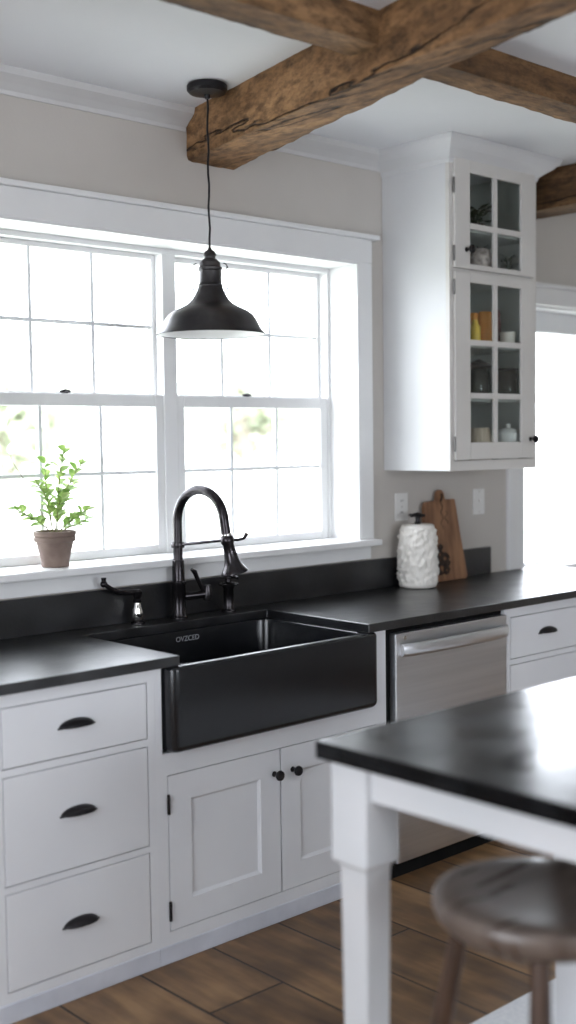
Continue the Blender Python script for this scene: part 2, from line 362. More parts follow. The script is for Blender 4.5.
# ------------------------------------------------------------ main window
def make_window_1():
    w = empty('window_1', (2.615, 0, 1.09), kind='structure')
    x0, x1, z0, z1 = W1
    zs = 1.118                                              # sill surface
    # casing
    mb = MB()
    mb.box(x0-.09, x0, -.02, 0, zs, z1); mb.box(x1, x1+.075, -.02, 0, zs, z1)
    mb.box(x0-.09, x1+.075, -.022, 0, z1, 2.322)
    mb.box(x0-.11, x1+.103, -.042, 0, 2.322, 2.340)
    mb.build('casing', M['trim'], w, bevel=.003)
    # reveal lining
    mb = MB(); mb.box(x0, x0+.008, -.018, T, zs, z1-.008); mb.box(x1-.008, x1, -.018, T, zs, z1-.008); mb.box(x0, x1, -.018, T, z1-.008, z1)
    mb.build('jamb_lining', M['trim'], w)
    MB().box(x0-.115, x1+.082, -.062, T, 1.091, zs).build('window_sill', M['trim'], w, bevel=.006)
    MB().box(x0-.09, x1+.06, -.017, 0, 1.036, 1.091).build('apron', M['trim'], w, bevel=.003)
    # fixed frame and the post between the two sashes
    mb = MB()
    mb.box(x0+.008, x0+.024, .142, .235, zs, z1-.008); mb.box(x1-.022, x1-.008, .142, .235, zs, z1-.008)
    mb.box(x0+.024, x1-.022, .142, .235, z1-.026, z1-.008)
    mb.box(2.588, 2.648, .142, .235, zs, z1-.026)
    mb.build('frame', M['trim'], w, bevel=.002)
    def sash(name, xa, xb, za, zb, ya, yb, st, rb, rt, ga, gb, gz0, gz1, mxs, mz):
        mb = MB()
        mb.box(xa, ga, ya, yb, za, zb); mb.box(gb, xb, ya, yb, za, zb)
        mb.box(ga, gb, ya, yb, za, gz0); mb.box(ga, gb, ya, yb, gz1, zb)
        s = mb.build(name, M['trim'], w, bevel=.0025)
        mb = MB(); t = .0062; ym = (ya+yb)/2
        for x in mxs: mb.box(x-t, x+t, ym-.009, ym+.009, gz0, gz1)
        xs = [ga]+list(mxs)+[gb]
        for p, q in zip(xs, xs[1:]): mb.box(p+(t if p != ga else 0), q-(t if q != gb else 0), ym-.009, ym+.009, mz-t, mz+t)
        mb.build('muntins', M['muntin'], s)
        MB().box(ga-.004, gb+.004, ym-.002, ym+.002, gz0-.004, gz1+.004).build('glass_pane', M['glass'], s)
        return s
    for (U, Lw, ux, lx, lockx) in (
        ((1.815, 2.588, 1.835, 2.572), (1.815, 2.588, 1.855, 2.553), (2.074, 2.322), (2.080, 2.322), 2.185),
        ((2.648, 3.418, 2.663, 3.404), (2.648, 3.418, 2.683, 3.380), (2.903, 3.148), (2.914, 3.146), 3.000)):
        sash('upper_sash', U[0], U[1], 1.66, 2.202, .188, .218, 0,0,0, U[2], U[3], 1.70, 2.184, ux, 1.940)
        s = sash('lower_sash', Lw[0], Lw[1], zs, 1.693, .148, .183, 0,0,0, Lw[2], Lw[3], 1.150, 1.650, lx, 1.415)
        mb = MB(); mb.lathe((lockx, .166, 1.693), [(.013,0),(.013,.006),(.006,.011)], 14)
        mb.tube([(lockx-.022, .160, 1.699), (lockx, .162, 1.704), (lockx+.02, .164, 1.700)], .0045, 8)
        mb.build('sash_lock', M['black'], s, smooth=True)
M['muntin'] = noisy('pale_muntin_paint', (.72,.74,.76), (.78,.79,.8), 5, .5)  # one even pale grey for the bars and the right window's frame
make_window_1()

def make_window_2():
    w = empty('window_2', (5.26, 0, .91), kind='structure')
    x0, x1, z0, z1 = W2
    mb = MB(); mb.box(x0-.115, x0, -.02, 0, .912, z1); mb.box(x1, x1+.1, -.02, 0, .912, z1); mb.box(x0-.115, x1+.1, -.022, 0, z1, 2.225)
    mb.box(x0-.13, x1+.115, -.04, 0, 2.225, 2.242)
    mb.build('casing', M['trim'], w, bevel=.003)
    mb = MB(); mb.box(x0, x0+.012, 0, T, .915, z1); mb.box(x1-.012, x1, 0, T, .915, z1); mb.box(x0+.012, x1-.012, 0, T, z1-.012, z1)
    mb.build('jamb_lining', M['trim'], w)
    MB().box(x0, x1, .0, T, .88, .900).build('window_sill', M['trim'], w)
    mb = MB(); mb.box(x0+.012, x0+.03, .10, .16, .915, 2.13); mb.box(x1-.05, x1-.012, .10, .16, .915, 2.13)
    mb.box(x0+.03, x1-.05, .10, .16, 2.03, 2.13); mb.box(x0+.03, x1-.05, .10, .16, .900, .912); mb.box(5.43, 5.47, .10, .16, .912, 2.03)
    s = mb.build('frame', M['muntin'], w, bevel=.003)
    MB().box(x0+.025, x1-.045, .126, .13, .905, 2.04).build('glass_pane', M['glass'], s)
make_window_2()
def fill_window(n, ax, lo, hi, z0, z1, pos, org):  # unseen window, added only to let fill light into the room
    w = empty('window_%d' % n, org, kind='structure')
    mb = MB(); t = .05; mid = (lo+hi)/2
    segs = [(lo, lo+t, z0, z1), (hi-t, hi, z0, z1), (lo+t, hi-t, z0, z0+t), (lo+t, hi-t, z1-t, z1), (mid-.03, mid+.03, z0+t, z1-t)]
    for a, b_, c, d in segs:
        if ax == 'x': mb.box(a, b_, pos, pos+.06, c, d)
        else: mb.box(pos, pos+.06, a, b_, c, d)
    s = mb.build('frame', M['trim'], w, bevel=.004)
    mb = MB()
    if ax == 'x': mb.box(lo+.04, hi-.04, pos+.028, pos+.032, z0+.04, z1-.04)
    else: mb.box(pos+.028, pos+.032, lo+.04, hi-.04, z0+.04, z1-.04)
    mb.build('glass_pane', M['glass'], s)
fill_window(3, 'y', W3[0], W3[1], W3[2], W3[3], X0-.16, (X0-.13, -2.4, .7))
fill_window(4, 'x', .8, 2.8, .9, 2.2, Y0-.16, (1.8, Y0-.13, .9))

# ------------------------------------------------------------ timber beams
def hewn(name, mat, secs, label, seed, amp=.006, nper=9, parent=None):
    """secs: list of cross-sections, each 4 corners (counter-clockwise); interpolated finely along the length"""
    out = []
    N_ = 150
    for k in range(N_+1):
        t = k/N_*(len(secs)-1); i = min(int(t), len(secs)-2); f = t-i
        c = [Vector(a).lerp(Vector(b), f) for a, b in zip(secs[i], secs[i+1])]
        cen = sum(c, Vector())/4
        ring = []
        for s in range(4):
            a, b = c[s], c[(s+1) % 4]
            for j in range(nper):
                u = j/nper
                p = a.lerp(b, u)
                e = min(u, 1-u)
                pull = .028 if j == 0 else (.006 if e < .16 else 0)
                q = p + (cen-p)*pull*(1+1.4*noise.noise(p*5+Vector((seed,0,0))))
                nn = noise.noise(p*6+Vector((seed,1,2)))*1.0+.6*noise.noise(p*17+Vector((seed,4,2)))
                d = (q-cen).normalized()
                nn = .45*noise.noise(p*5+Vector((seed,1,2)))+.55*noise.noise(p*15+Vector((seed,4,2)))+.6*noise.noise(p*34+Vector((seed,7,2)))
                q = q + d*nn*amp
                if q.z > CEIL-.0005 or p.z > CEIL-.003: q.z = min(p.z, CEIL)
                ring.append(q)
        out.append(ring)
    mb = MB(); mb.loft(out)
    o = mb.build(name, mat, parent, smooth=True)
    return tag(o, label, 'beam')
zb = 2.505
def sec_y(y, xl, xr, z0): return [(xl, y, z0), (xr, y, z0), (xr, y, CEIL), (xl, y, CEIL)]
def sec_x(x, ya, yb, z0): return [(x, ya, z0), (x, yb, z0), (x, yb, CEIL), (x, ya, CEIL)]
hewn('ceiling_beam', M['beamy'], [sec_y(0, 2.60, 2.812, zb), sec_y(-.6, 2.485, 2.665, zb), sec_y(-1.2, 2.375, 2.508, zb), sec_y(-1.8, 2.275, 2.39, zb), sec_y(-2.6, 2.13, 2.25, zb), sec_y(-3.0, 2.06, 2.18, zb)],
     'thick rough-hewn brown timber beam ending against the wall above the window', 3.3)
hewn('ceiling_beam', M['beamx'], [sec_x(-1.2, -1.12, -1.0, 2.582), sec_x(.6, -1.12, -1.0, 2.582), sec_x(2.40, -1.12, -1.0, 2.582)],
     'crosswise timber beam meeting the thick beam from the left at the ceiling', 9.1, .004)
hewn('ceiling_beam', M['beamx'], [sec_x(2.49, -1.12, -1.0, 2.582), sec_x(4.2, -1.12, -.99, 2.582), sec_x(6.2, -1.12, -1.0, 2.582)],
     'crosswise timber beam running right from the thick beam, in front of the glazed cabinet', 15.7, .004)
hewn('ceiling_beam', M['beamdark'], [sec_y(0, 4.335, 4.52, zb), sec_y(-.5, 4.335, 4.52, zb), sec_y(-.98, 4.33, 4.52, zb)],
     'dark timber beam end to the right of the glazed wall cabinet', 21.2, .004)

# ------------------------------------------------------------ base cabinets
YF = -.61
def cup_pull(x, z, parent, w=.054):
    mb = MB(); n, m = 18, 7; rings = []
    for j in range(m+1):
        ph = PI/2*j/m
        r = math.cos(ph)
        rings.append([(x - w*math.cos(PI*i/n)*max(r, .02)**.8, YF-.001-.026*math.sin(ph) if True else 0, z-.010 + .021*math.sin(PI*i/n)*max(r, .02)) for i in range(n+1)])
    # an open half-dome shell
    mb.loft(rings, False, False, closed=False)
    # inner shell and underside lip
    mb.box(x-w-.004, x+w+.004, YF-.004, YF, z-.0125, z-.009)
    o = mb.build('cup_pull', M['black'], parent, smooth=True)
    s = o.modifiers.new('thick', 'SOLIDIFY'); s.thickness = .0025; s.offset = 0
    return o
def knob(x, z, parent, y=YF, s=1, name='knob'):
    mb = MB(); mb.lathe((x, y, z), [(.009*s,0),(.009*s,.003),(.005*s,.006),(.005*s,.018),(.013*s,.022),(.0165*s,.028),(.015*s,.034),(.006*s,.037)], 18, axis='y')
    return mb.build(name, M['black'], parent, smooth=True)
def hinge(x, z, parent, y=YF, h=.045, m='black'):
    mb = MB(); mb.lathe((x, y-.005, z-h/2), [(.0048,0),(.0048,h)], 10)
    mb.ball((x, y-.005, z-h/2-.003), .005, 8); mb.ball((x, y-.005, z+h/2+.003), .005, 8)
    return mb.build('hinge', M[m], parent, smooth=True)
def carcass(x0, x1, root, ztop=.879, plinth=True):
    mb = MB()
    mb.box(x0, x0+.012, YF+.02, -.02, 0, ztop); mb.box(x1-.012, x1, YF+.02, -.02, 0, ztop)
    mb.box(x0+.012, x1-.012, YF+.03, -.02, .06, .075); mb.box(x0+.012, x1-.012, -.03, -.02, .075, ztop)
    mb.build('carcass', M['cab'], root)
    if plinth: MB().box(x0, x1, YF-.004, YF+.02, 0, .054).build('plinth', M['plinth'], root, bevel=.003)
def face(x0, x1, holes, root, ztop=.879):
    """face frame with rectangular openings (x0,x1,z0,z1) stacked in one column or row, dark void behind"""
    mb = MB(); bmv = mb
    xs = sorted({x0, x1, *[h[0] for h in holes], *[h[1] for h in holes]}); zs = sorted({.054, ztop, *[h[2] for h in holes], *[h[3] for h in holes]})
    for a, b in zip(xs, xs[1:]):
        run = None
        for c, d in zip(zs, zs[1:]):
            mx_, mz_ = (a+b)/2, (c+d)/2
            if any(h[0] < mx_ < h[1] and h[2] < mz_ < h[3] for h in holes):
                if run: mb.box(a, b, YF, YF+.02, run[0], run[1]); run = None
            else: run = (run[0], d) if run else (c, d)
        if run: mb.box(a, b, YF, YF+.02, run[0], run[1])
    mb.build('face_frame', M['cab'], root)
    mb = MB()
    for h in holes: mb.box(h[0]+.001, h[1]-.001, YF+.019, YF+.021, h[2]+.001, h[3]-.001)
    mb.build('shadow_gap', M['seam'], root)
def drawer(h, root, pull=True, g=.0028):
    d = MB().box(h[0]+g, h[1]-g, YF-.001, YF+.018, h[2]+g, h[3]-g).build('drawer', M['cab'], root, bevel=.002)
    if pull: cup_pull((h[0]+h[1])/2 - .005, pull if pull is not True else (h[2]+h[3])/2, d)
    return d
def door_panel(h, root, kx, hingeside, g=.0028, fr=.080):
    a, b, c, d = h[0]+g, h[1]-g, h[2]+g, h[3]-g
    mb = MB(); mb.box(a, a+fr, YF-.001, YF+.018, c, d); mb.box(b-fr, b, YF-.001, YF+.018, c, d)
    mb.box(a+fr, b-fr, YF-.001, YF+.018, c, c+fr); mb.box(a+fr, b-fr, YF-.001, YF+.018, d-fr, d)
    o = mb.build('door', M['cab'], root)
    MB().box(a+fr, b-fr, YF+.008, YF+.014, c+fr, d-fr).build('door_panel', M['cab'], o)
    mb = MB(); sweep(mb, [(0,0),(1,0)], [(0,0),(0,1),(1,0)], 1); mb.bm.free()
    # small sloped moulding round the panel
    mb = MB(); y0_, y1_ = YF-.0005, YF+.008; w = .009
    A, B, Cc, D = a+fr, b-fr, c+fr, d-fr
    for (p, q, r, s) in (((A,Cc),(B,Cc),(B-w,Cc+w),(A+w,Cc+w)), ((B,Cc),(B,D),(B-w,D-w),(B-w,Cc+w)), ((B,D),(A,D),(A+w,D-w),(B-w,D-w)), ((A,D),(A,Cc),(A+w,Cc+w),(A+w,D-w))):
        mb.quad((p[0],y0_+.003,p[1]), (q[0],y0_+.003,q[1]), (r[0],y1_,r[1]), (s[0],y1_,s[1]))
    mb.build('panel_moulding', M['cab'], o)
    knob(kx, .479, o)
    hx = a-.003 if hingeside == 'l' else b+.003
    hinge(hx, .472, o); hinge(hx, .155, o)
    return o
def drawer_cabinet(x0, x1, dx0, dx1, label):
    r = empty('drawer_cabinet', ((x0+x1)/2, -.3, 0), label, 'cabinet', 'white base cabinets with three drawers')
    carcass(x0, x1, r)
    H = [(dx0, dx1, .676, .840), (dx0, dx1, .364, .656), (dx0, dx1, .081, .346)]
    face(x0, x1, H, r)
    for h, pz in zip(H, (.767, .526, .218)): drawer(h, r, pz)
    return r
drawer_cabinet(1.453, 1.9768, 1.487, 1.950, 'white three-drawer base cabinet left of the sink, with black cup pulls')
drawer_cabinet(.93, 1.452, .964, 1.427, 'white base cabinet at the far left end under the black worktop')
drawer_cabinet(3.600, 4.150, 3.638, 4.124, 'white three-drawer base cabinet right of the dishwasher')
drawer_cabinet(4.152, 4.700, 4.190, 4.662, 'white base cabinet under the far right end of the black worktop')

sc = empty('sink_cabinet', (2.46, -.3, 0), 'white two-door base cabinet under the black farmhouse sink', 'cabinet')
carcass(1.9768, 2.945, sc)
H = [(2.016, 2.4555, .093, .557), (2.4565, 2.896, .093, .557)]
mb = MB()
for b in ((1.9768,2.016,.054,.622), (1.977,2.000,.622,.879), (2.896,2.945,.054,.622), (2.016,2.896,.054,.093), (2.016,2.896,.557,.622), (2.882,2.945,.622,.879)):
    mb.box(b[0], b[1], YF, YF+.02, b[2], b[3])
mb.build('face_frame', M['cab'], sc)
MB().box(2.017, 2.895, YF+.019, YF+.021, .094, .556).build('shadow_gap', M['seam'], sc)
door_panel(H[0], sc, 2.429, 'l'); door_panel(H[1], sc, 2.507, 'r')

# ------------------------------------------------------------ worktop
ct = empty('countertop', (2.6, -.3, .88), 'continuous black stone worktop along the window wall, around the sink', 'countertop')
mb = MB()
pl = [(.93,-.001),(.93,-.645),(2.043,-.645),(2.043,-.133),(2.828,-.133),(2.828,-.645),(4.72,-.645),(4.72,-.001)]
mb.loft([[(x,y,.880) for x,y in pl], [(x,y,.910) for x,y in pl]])
mb.build('slab', M['stone'], ct, bevel=.003)
MB().box(.93, 4.28, -.021, -.001, .910, 1.031).build('backsplash', M['stone'], ct, bevel=.002)

# ------------------------------------------------------------ farmhouse sink
sk = empty('farmhouse_sink', (2.43, -.38, .63), 'matte black farmhouse sink with a deep apron front', 'sink')
def q_arc(r, n=5, a0=0): return [(1-math.cos(PI/2*i/n), math.sin(PI/2*i/n)) for i in range(n+1)]
SX0, SX1, SY0, SY1 = 2.008, 2.872, -.655, -.112
rings = []
R = .022
for i in range(6):
    a = PI/2*i/5; ins = R*(1-math.sin(a)); z = .626 + R*(1-math.cos(a))
    rings.append(rrect(SX0+ins, SX1-ins, SY0+ins, SY1-ins, .030-ins*.6, z))
for i in range(5):
    a = PI/2*i/4; r = .013; ins = r*(1-math.cos(a)); z = .8665+r*math.sin(a)
    rings.append(rrect(SX0+ins, SX1-ins, SY0+ins, SY1-ins, .030-ins, z))
for i in range(5):
    a = PI/2*i/4; r = .006; t = .030; ins = t-r*(1-math.sin(a))+0; ins = t - r + r*math.sin(a); z = .8735 + r*math.cos(a)
    rings.append(rrect(SX0+ins+.032*(1), SX1-ins-.022, SY0+ins, SY1-ins+.012, .045, z))
for i in range(6):
    a = PI/2*i/5; r = .04; ins = .036+r*(1-math.cos(a)); z = .66+r*(1-math.sin(a))
    rings.append(rrect(SX0+ins+.032, SX1-ins-.022, SY0+ins, SY1-ins+.012, .045, z))
MB().loft(rings).build('basin', M['sink'], sk, smooth=True)
mb = MB(); mb.lathe((2.43, -.37, .6605), [(.045,0),(.045,.003),(.034,.004),(.030,.001)], 24)
mb.build('drain', M['chrome'], sk, smooth=True)
cu = bpy.data.curves.new('maker_lettering', 'FONT'); cu.body = 'OVZCED'; cu.size = .025; cu.extrude = .0004; cu.space_character = 1.0
cu.align_x = 'CENTER'; cu.align_y = 'CENTER'
tmp = bpy.data.objects.new('tmp', cu); C.objects.link(tmp)
bpy.context.view_layer.update()
me = bpy.data.meshes.new_from_object(tmp); bpy.data.objects.remove(tmp)
lt = bpy.data.objects.new('maker_lettering', me); C.objects.link(lt); me.materials.append(M['text'])
lt.parent = sk; lt.rotation_euler = (PI/2, 0, 0); lt.location = Vector((2.462, -.1352, .849)) - Vector((2.43, -.38, .63))
lt['label'] = 'small pale lettering on the back wall of the basin'

# ------------------------------------------------------------ faucet
fx, fy = 2.478, -.068
fa = empty('faucet', (fx, fy, .91), 'tall dark bronze gooseneck faucet with a pull-down sprayer behind the sink', 'faucet')
mb = MB(); mb.lathe((fx, fy, .910), [(.030,0),(.030,.006),(.0255,.010),(.0245,.012),(.0245,.118),(.027,.122),(.027,.128),(.022,.132),(.0215,.20),(.0185,.205)], 28)
mb.build('base', M['bronze'], fa, smooth=True)
RA = .112; zc = 1.247; dx = .026
pts = [(fx, fy, 1.09), (fx, fy, 1.17), (fx, fy, zc)]
for i in range(1, 25):
    a = PI*i/24*.97
    pts.append((fx+dx*(1-math.cos(a))/2, fy-RA*(1-math.cos(a)), zc+RA*math.sin(a)))
pts.append(tuple(Vector(pts[-1])+Vector((.004,-.004,-.045))))
e = Vector(pts[-1]); tip = Vector((2.533, -.308, 1.080)); d = (tip-e)
def along(t): return e + d*t
mb = MB(); mb.tube(pts, .0165, 20); mb.build('gooseneck', M['bronze'], fa, smooth=True)
mb = MB(); mb.tube([along(-.02), along(.0), along(.03), along(.05)], [.018,.0195,.0195,.018], 20); mb.build('spray_collar', M['chrome'], fa, smooth=True)
mb = MB()
pr = [(.05,.019),(.09,.023),(.20,.0235),(.27,.0185),(.50,.0215),(.68,.026),(.80,.032),(.90,.041),(.96,.0455),(.985,.046),(1.0,.043)]
mb.tube([along(t) for t, r in pr], [r for t, r in pr], 24)
sp = mb.build('spray_head', M['bronze'], fa, smooth=True)
lv = along(.14)
mb = MB(); mb.tube([lv+Vector((.015,0,0)), lv+Vector((.045,0,-.004)), lv+Vector((.072,0,.0)), lv+Vector((.085,0,.014))], [.005,.0045,.005,.007], 10)
mb.build('spray_lever', M['bronze'], sp, smooth=True)
mb = MB(); ar = Vector((fx, fy, 1.166)); mb.tube([ar, lv], .0055, 10)
mb.lathe((fx, fy, 1.156), [(.0225,0),(.0235,.003),(.0235,.017),(.0225,.020)], 20)
mb.build('docking_arm', M['bronze'], fa, smooth=True)
mb = MB(); mb.tube([(fx+.015, fy, .985), (fx+.06, fy-.02, .987), (fx+.10, fy-.035, .99)], [.016,.0145,.014], 16)
mb.tube([(fx+.095, fy-.035, .965), (fx+.10, fy-.036, .99), (fx+.10, fy-.036, 1.02)], [.012,.018,.012], 14)
h_ = mb.build('handle_body', M['bronze'], fa, smooth=True)
mb = MB(); mb.tube([(fx+.088, fy-.03, 1.0), (fx+.068, fy-.03, 1.03), (fx+.055, fy-.03, 1.055), (fx+.048, fy-.03, 1.07), (fx+.035, fy-.03, 1.08)], [.009,.007,.008,.009,.006], 12)
mb.build('handle_lever', M['bronze'], h_, smooth=True)

# pot filler-like side tap left of the faucet
sx, sy = 2.305, -.066
st = empty('side_tap', (sx, sy, .91), 'small dark side tap left of the gooseneck faucet, swivel spout pointing left', 'tap')
mb = MB(); mb.lathe((sx, sy, .91), [(.024,0),(.024,.005),(.016,.009),(.0135,.012)], 20); mb.build('base', M['bronze'], st, smooth=True)
mb = MB(); mb.lathe((sx, sy, .921), [(.0135,0),(.0185,.010),(.0185,.030),(.013,.050),(.011,.062)], 20); mb.build('body', M['chrome'], st, smooth=True)['label'] = 'shiny nickel body'
mb = MB(); mb.lathe((sx, sy, .982), [(.012,0),(.015,.006),(.011,.014),(.015,.026),(.017,.038),(.010,.045)], 18)
mb.tube([(sx, sy, 1.018), (sx-.04, sy, 1.020), (sx-.075, sy, 1.024), (sx-.105, sy, 1.038), (sx-.130, sy, 1.055)], [.010,.0095,.010,.0085,.008], 12)
sp2 = mb.build('spout', M['bronze'], st, smooth=True)
mb = MB(); mb.ball((sx-.133, sy, 1.057), .012, 12); mb.tube([(sx-.133, sy, 1.055), (sx-.133, sy, 1.078)], [.006,.009], 10)
mb.build('spout_tip', M['bronze'], sp2, smooth=True)
# dispenser right of faucet
px_, py_ = 2.700, -.070
sd = empty('soap_dispenser', (px_, py_, .91), 'short dark soap dispenser with a wide two-tier cap right of the faucet', 'dispenser')
mb = MB(); mb.lathe((px_, py_, .91), [(.026,0),(.026,.005),(.020,.009),(.0185,.012),(.0185,.085),(.022,.090),(.022,.094)], 22); mb.build('body', M['bronze'], sd, smooth=True)
mb = MB(); mb.lathe((px_, py_, 1.005), [(.010,-.002),(.036,.002),(.038,.006),(.034,.010),(.012,.013),(.012,.024),(.030,.027),(.032,.031),(.020,.037),(.006,.039)], 24)
mb.tube([(px_, py_, 1.037), (px_-.005, py_-.03, 1.043), (px_-.005, py_-.06, 1.036)], .006, 10)
mb.build('pump_cap', M['bronze'], sd, smooth=True)

# ------------------------------------------------------------ dishwasher
dw = empty('dishwasher', (3.28, -.3, 0), 'stainless steel dishwasher with a bowed bar handle, right of the sink', 'dishwasher')
MB().box(2.950, 3.597, YF+.012, -.03, 0.0, .872).build('housing', M['gap'], dw)
dd = MB().box(2.972, 3.590, YF-.022, YF+.010, .055, .858).build('door', M['steel'], dw, bevel=.004)
mb = MB(); n = 20; pts = []
for i in range(n+1):
    t = i/n; pts.append((2.995+.585*t, YF-.030-.038*math.sin(PI*t)**.6, .800+.004*math.sin(PI*t)))
rings = []
for p in pts: rings.append([(p[0], p[1]+.010*math.cos(2*PI*k/12), p[2]+.023*math.sin(2*PI*k/12)) for k in range(12)])
mb.loft(rings)
mb.build('handle', M['steel'], dd, smooth=True)
mb = MB(); mb.lathe((3.020, YF-.022, .840), [(.007,0),(.007,.0012)], 16, axis='y'); mb.build('badge', M['chrome'], dd)
MB().box(2.955, 3.592, YF+.001, YF+.011, 0.0, .052).build('kick_plate', M['gap'], dw)

# ------------------------------------------------------------ glazed wall cabinet
uc = empty('wall_cabinet', (3.877, -.17, 1.394), 'tall white glazed wall cabinet with two glass doors beside the window', 'cabinet')
UX0, UX1, UY, UZ0 = 3.597, 4.158, -.354, 1.394
mb = MB(); mb.box(UX0, UX0+.018, UY+.018, -.001, UZ0, CEIL-.001); mb.box(UX1-.018, UX1, UY+.018, -.001, UZ0, CEIL-.001)
mb.box(UX0+.018, UX1-.018, UY+.018, -.001, UZ0, UZ0+.02); mb.box(UX0+.018, UX1-.018, UY+.018, -.001, 2.62, 2.64)
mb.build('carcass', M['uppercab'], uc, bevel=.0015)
mb = MB(); mb.box(UX0+.018, UX1-.018, -.014, -.002, UZ0+.02, 2.62)
mb.box(UX0+.0185, UX0+.021, UY+.02, -.014, UZ0+.02, 2.62); mb.box(UX1-.021, UX1-.0185, UY+.02, -.014, UZ0+.02, 2.62)
mb.build('lining', M['cabin'], uc)
SH = (1.683, 1.898, 2.168, 2.352)
for z in SH:
    MB().box(UX0+.021, UX1-.021, UY+.022, -.014, z-.014, z).build('shelf', M['cabin'], uc)
mb = MB()
mb.box(UX0, 3.620, UY, UY+.018, UZ0, CEIL-.001); mb.box(4.140, UX1, UY, UY+.018, UZ0, CEIL-.001)
mb.box(3.620, 4.140, UY, UY+.018, UZ0, 1.434); mb.box(3.620, 4.140, UY, UY+.018, 2.612, CEIL-.001); mb.box(3.620, 4.140, UY, UY+.018, 2.172, 2.184)
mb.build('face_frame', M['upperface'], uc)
def glazed(z0, z1, g0, g1, muns, kn, hz):
    a, b = 3.616, 4.132; ga, gb = 3.708, 4.041
    ya, yb = UY-.014, UY-.0005
    mb = MB(); mb.box(a, ga, ya, yb, z0, z1); mb.box(gb, b, ya, yb, z0, z1); mb.box(ga, gb, ya, yb, z0, g0); mb.box(ga, gb, ya, yb, g1, z1)
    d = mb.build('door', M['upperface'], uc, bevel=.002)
    mb = MB(); mb.box(3.857, 3.880, ya, yb-.003, g0, g1)
    for z in muns: mb.box(ga, 3.857, ya, yb-.003, z-.011, z+.011); mb.box(3.880, gb, ya, yb-.003, z-.011, z+.011)
    mb.build('glazing_bars', M['upperface'], d)
    MB().box(ga-.003, gb+.003, yb-.004, yb-.001, g0-.003, g1+.003).build('glass_pane', M['cabglass'], d)
    knob(kn[0], kn[1], d, ya)
    for z in hz: hinge(a-.003, z, d, ya+.008, .045, 'hingegrey')
glazed(2.185, 2.610, 2.205, 2.557, (2.352,), (3.684, 2.258), (2.50, 2.24))
glazed(1.437, 2.171, 1.505, 2.133, (1.899, 1.690), (4.098, 1.515), (2.11, 1.50))
mb = MB(); CP_ = [(0,2.585),(.004,2.585),(.008,2.600),(.022,2.612),(.050,2.632),(.072,2.656),(.078,2.668),(.078,2.6745),(0,2.6745)]
sweep(mb, [(UX0, -.001), (UX0, UY-.0), (UX1, UY-.0), (UX1, -.001)], [(o, z) for o, z in CP_], 1)
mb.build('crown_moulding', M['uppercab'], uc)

# things on the cabinet shelves (small, behind glass)
def pot_obj(name, c, prof, m, label, cat, n=24, **k):
    mb = MB(); mb.lathe(c, prof, n); return tag(mb.build(name, m, smooth=True, **k), label, cat)
FZ = UZ0+.02
cy = -.288
pot_obj('ribbed_jar', (3.862, cy, FZ+.0), [(.038,0),(.048,.02),(.054,.06),(.052,.11),(.044,.140),(.040,.150),(.034,.150),(.034,.14)], M['beige'], 'ribbed beige jar on the bottom shelf of the glazed cabinet', 'jar')
r = empty('lidded_pot', (4.052, cy, FZ), 'small white lidded pot on the bottom shelf of the glazed cabinet', 'pot')
MB().lathe((4.052, cy, FZ), [(.034,0),(.040,.01),(.046,.09),(.048,.125),(.046,.130)], 24).build('body', M['white'], r, smooth=True)
MB().lathe((4.052, cy, FZ+.131), [(.044,0),(.036,.012),(.010,.018),(.008,.026),(.012,.032),(.005,.036)], 20).build('lid', M['white'], r, smooth=True)
for x, cap, lab in ((3.857, 'dark', 'clear glass jar under a flared black lid, middle shelf of the cabinet'), (4.047, 'thin', 'clear glass jar with a flat dark lid, middle shelf of the cabinet')):
    r = empty('glass_jar', (x, cy, SH[0]), lab, 'jar')
    MB().lathe((x, cy, SH[0]+.001), [(.040,0),(.044,.01),(.044,.10),(.036,.118),(.034,.118),(.041,.098),(.041,.012),(.037,.004)], 24).build('body', M['jarglass'], r, smooth=True)
    if cap == 'dark': MB().lathe((x, cy, SH[0]+.1195), [(.036,0),(.055,.012),(.050,.022),(.022,.032),(.008,.04)], 20).build('lid', M['black'], r, smooth=True)
    else: MB().lathe((x, cy, SH[0]+.1195), [(.044,0),(.046,.004),(.044,.008)], 20).build('lid', M['black'], r, smooth=True)
pot_obj('spice_bottle', (3.805, cy-.025, SH[1]), [(.020,0),(.022,.006),(.022,.07),(.012,.085),(.012,.098),(.004,.1)], M['yellow'], 'small mustard yellow bottle in the glazed cabinet, third shelf up', 'bottle')
pot_obj('tin_canister', (3.847, cy+.02, SH[1]), [(.020,0),(.022,.004),(.022,.128),(.020,.132)], M['amber'], 'slim orange canister beside the yellow bottle, partly behind it', 'canister')
pot_obj('tin_canister', (3.900, cy, SH[1]), [(.026,0),(.028,.004),(.028,.135),(.025,.139)], M['amber'], 'wide orange canister, rightmost behind the left third-shelf pane', 'canister')
pot_obj('white_cup', (4.017, cy-.025, SH[1]), [(.026,0),(.030,.006),(.032,.060),(.029,.060),(.027,.008)], M['cream'], 'small cream cup at the front of the third shelf, right pane', 'cup')
pot_obj('pepper_mill', (4.037, cy+.05, SH[1]), [(.024,0),(.026,.01),(.018,.05),(.022,.10),(.016,.125),(.020,.145),(.012,.162),(.004,.168)], M['darkred'], 'dark red pepper mill behind the cream cup', 'mill')
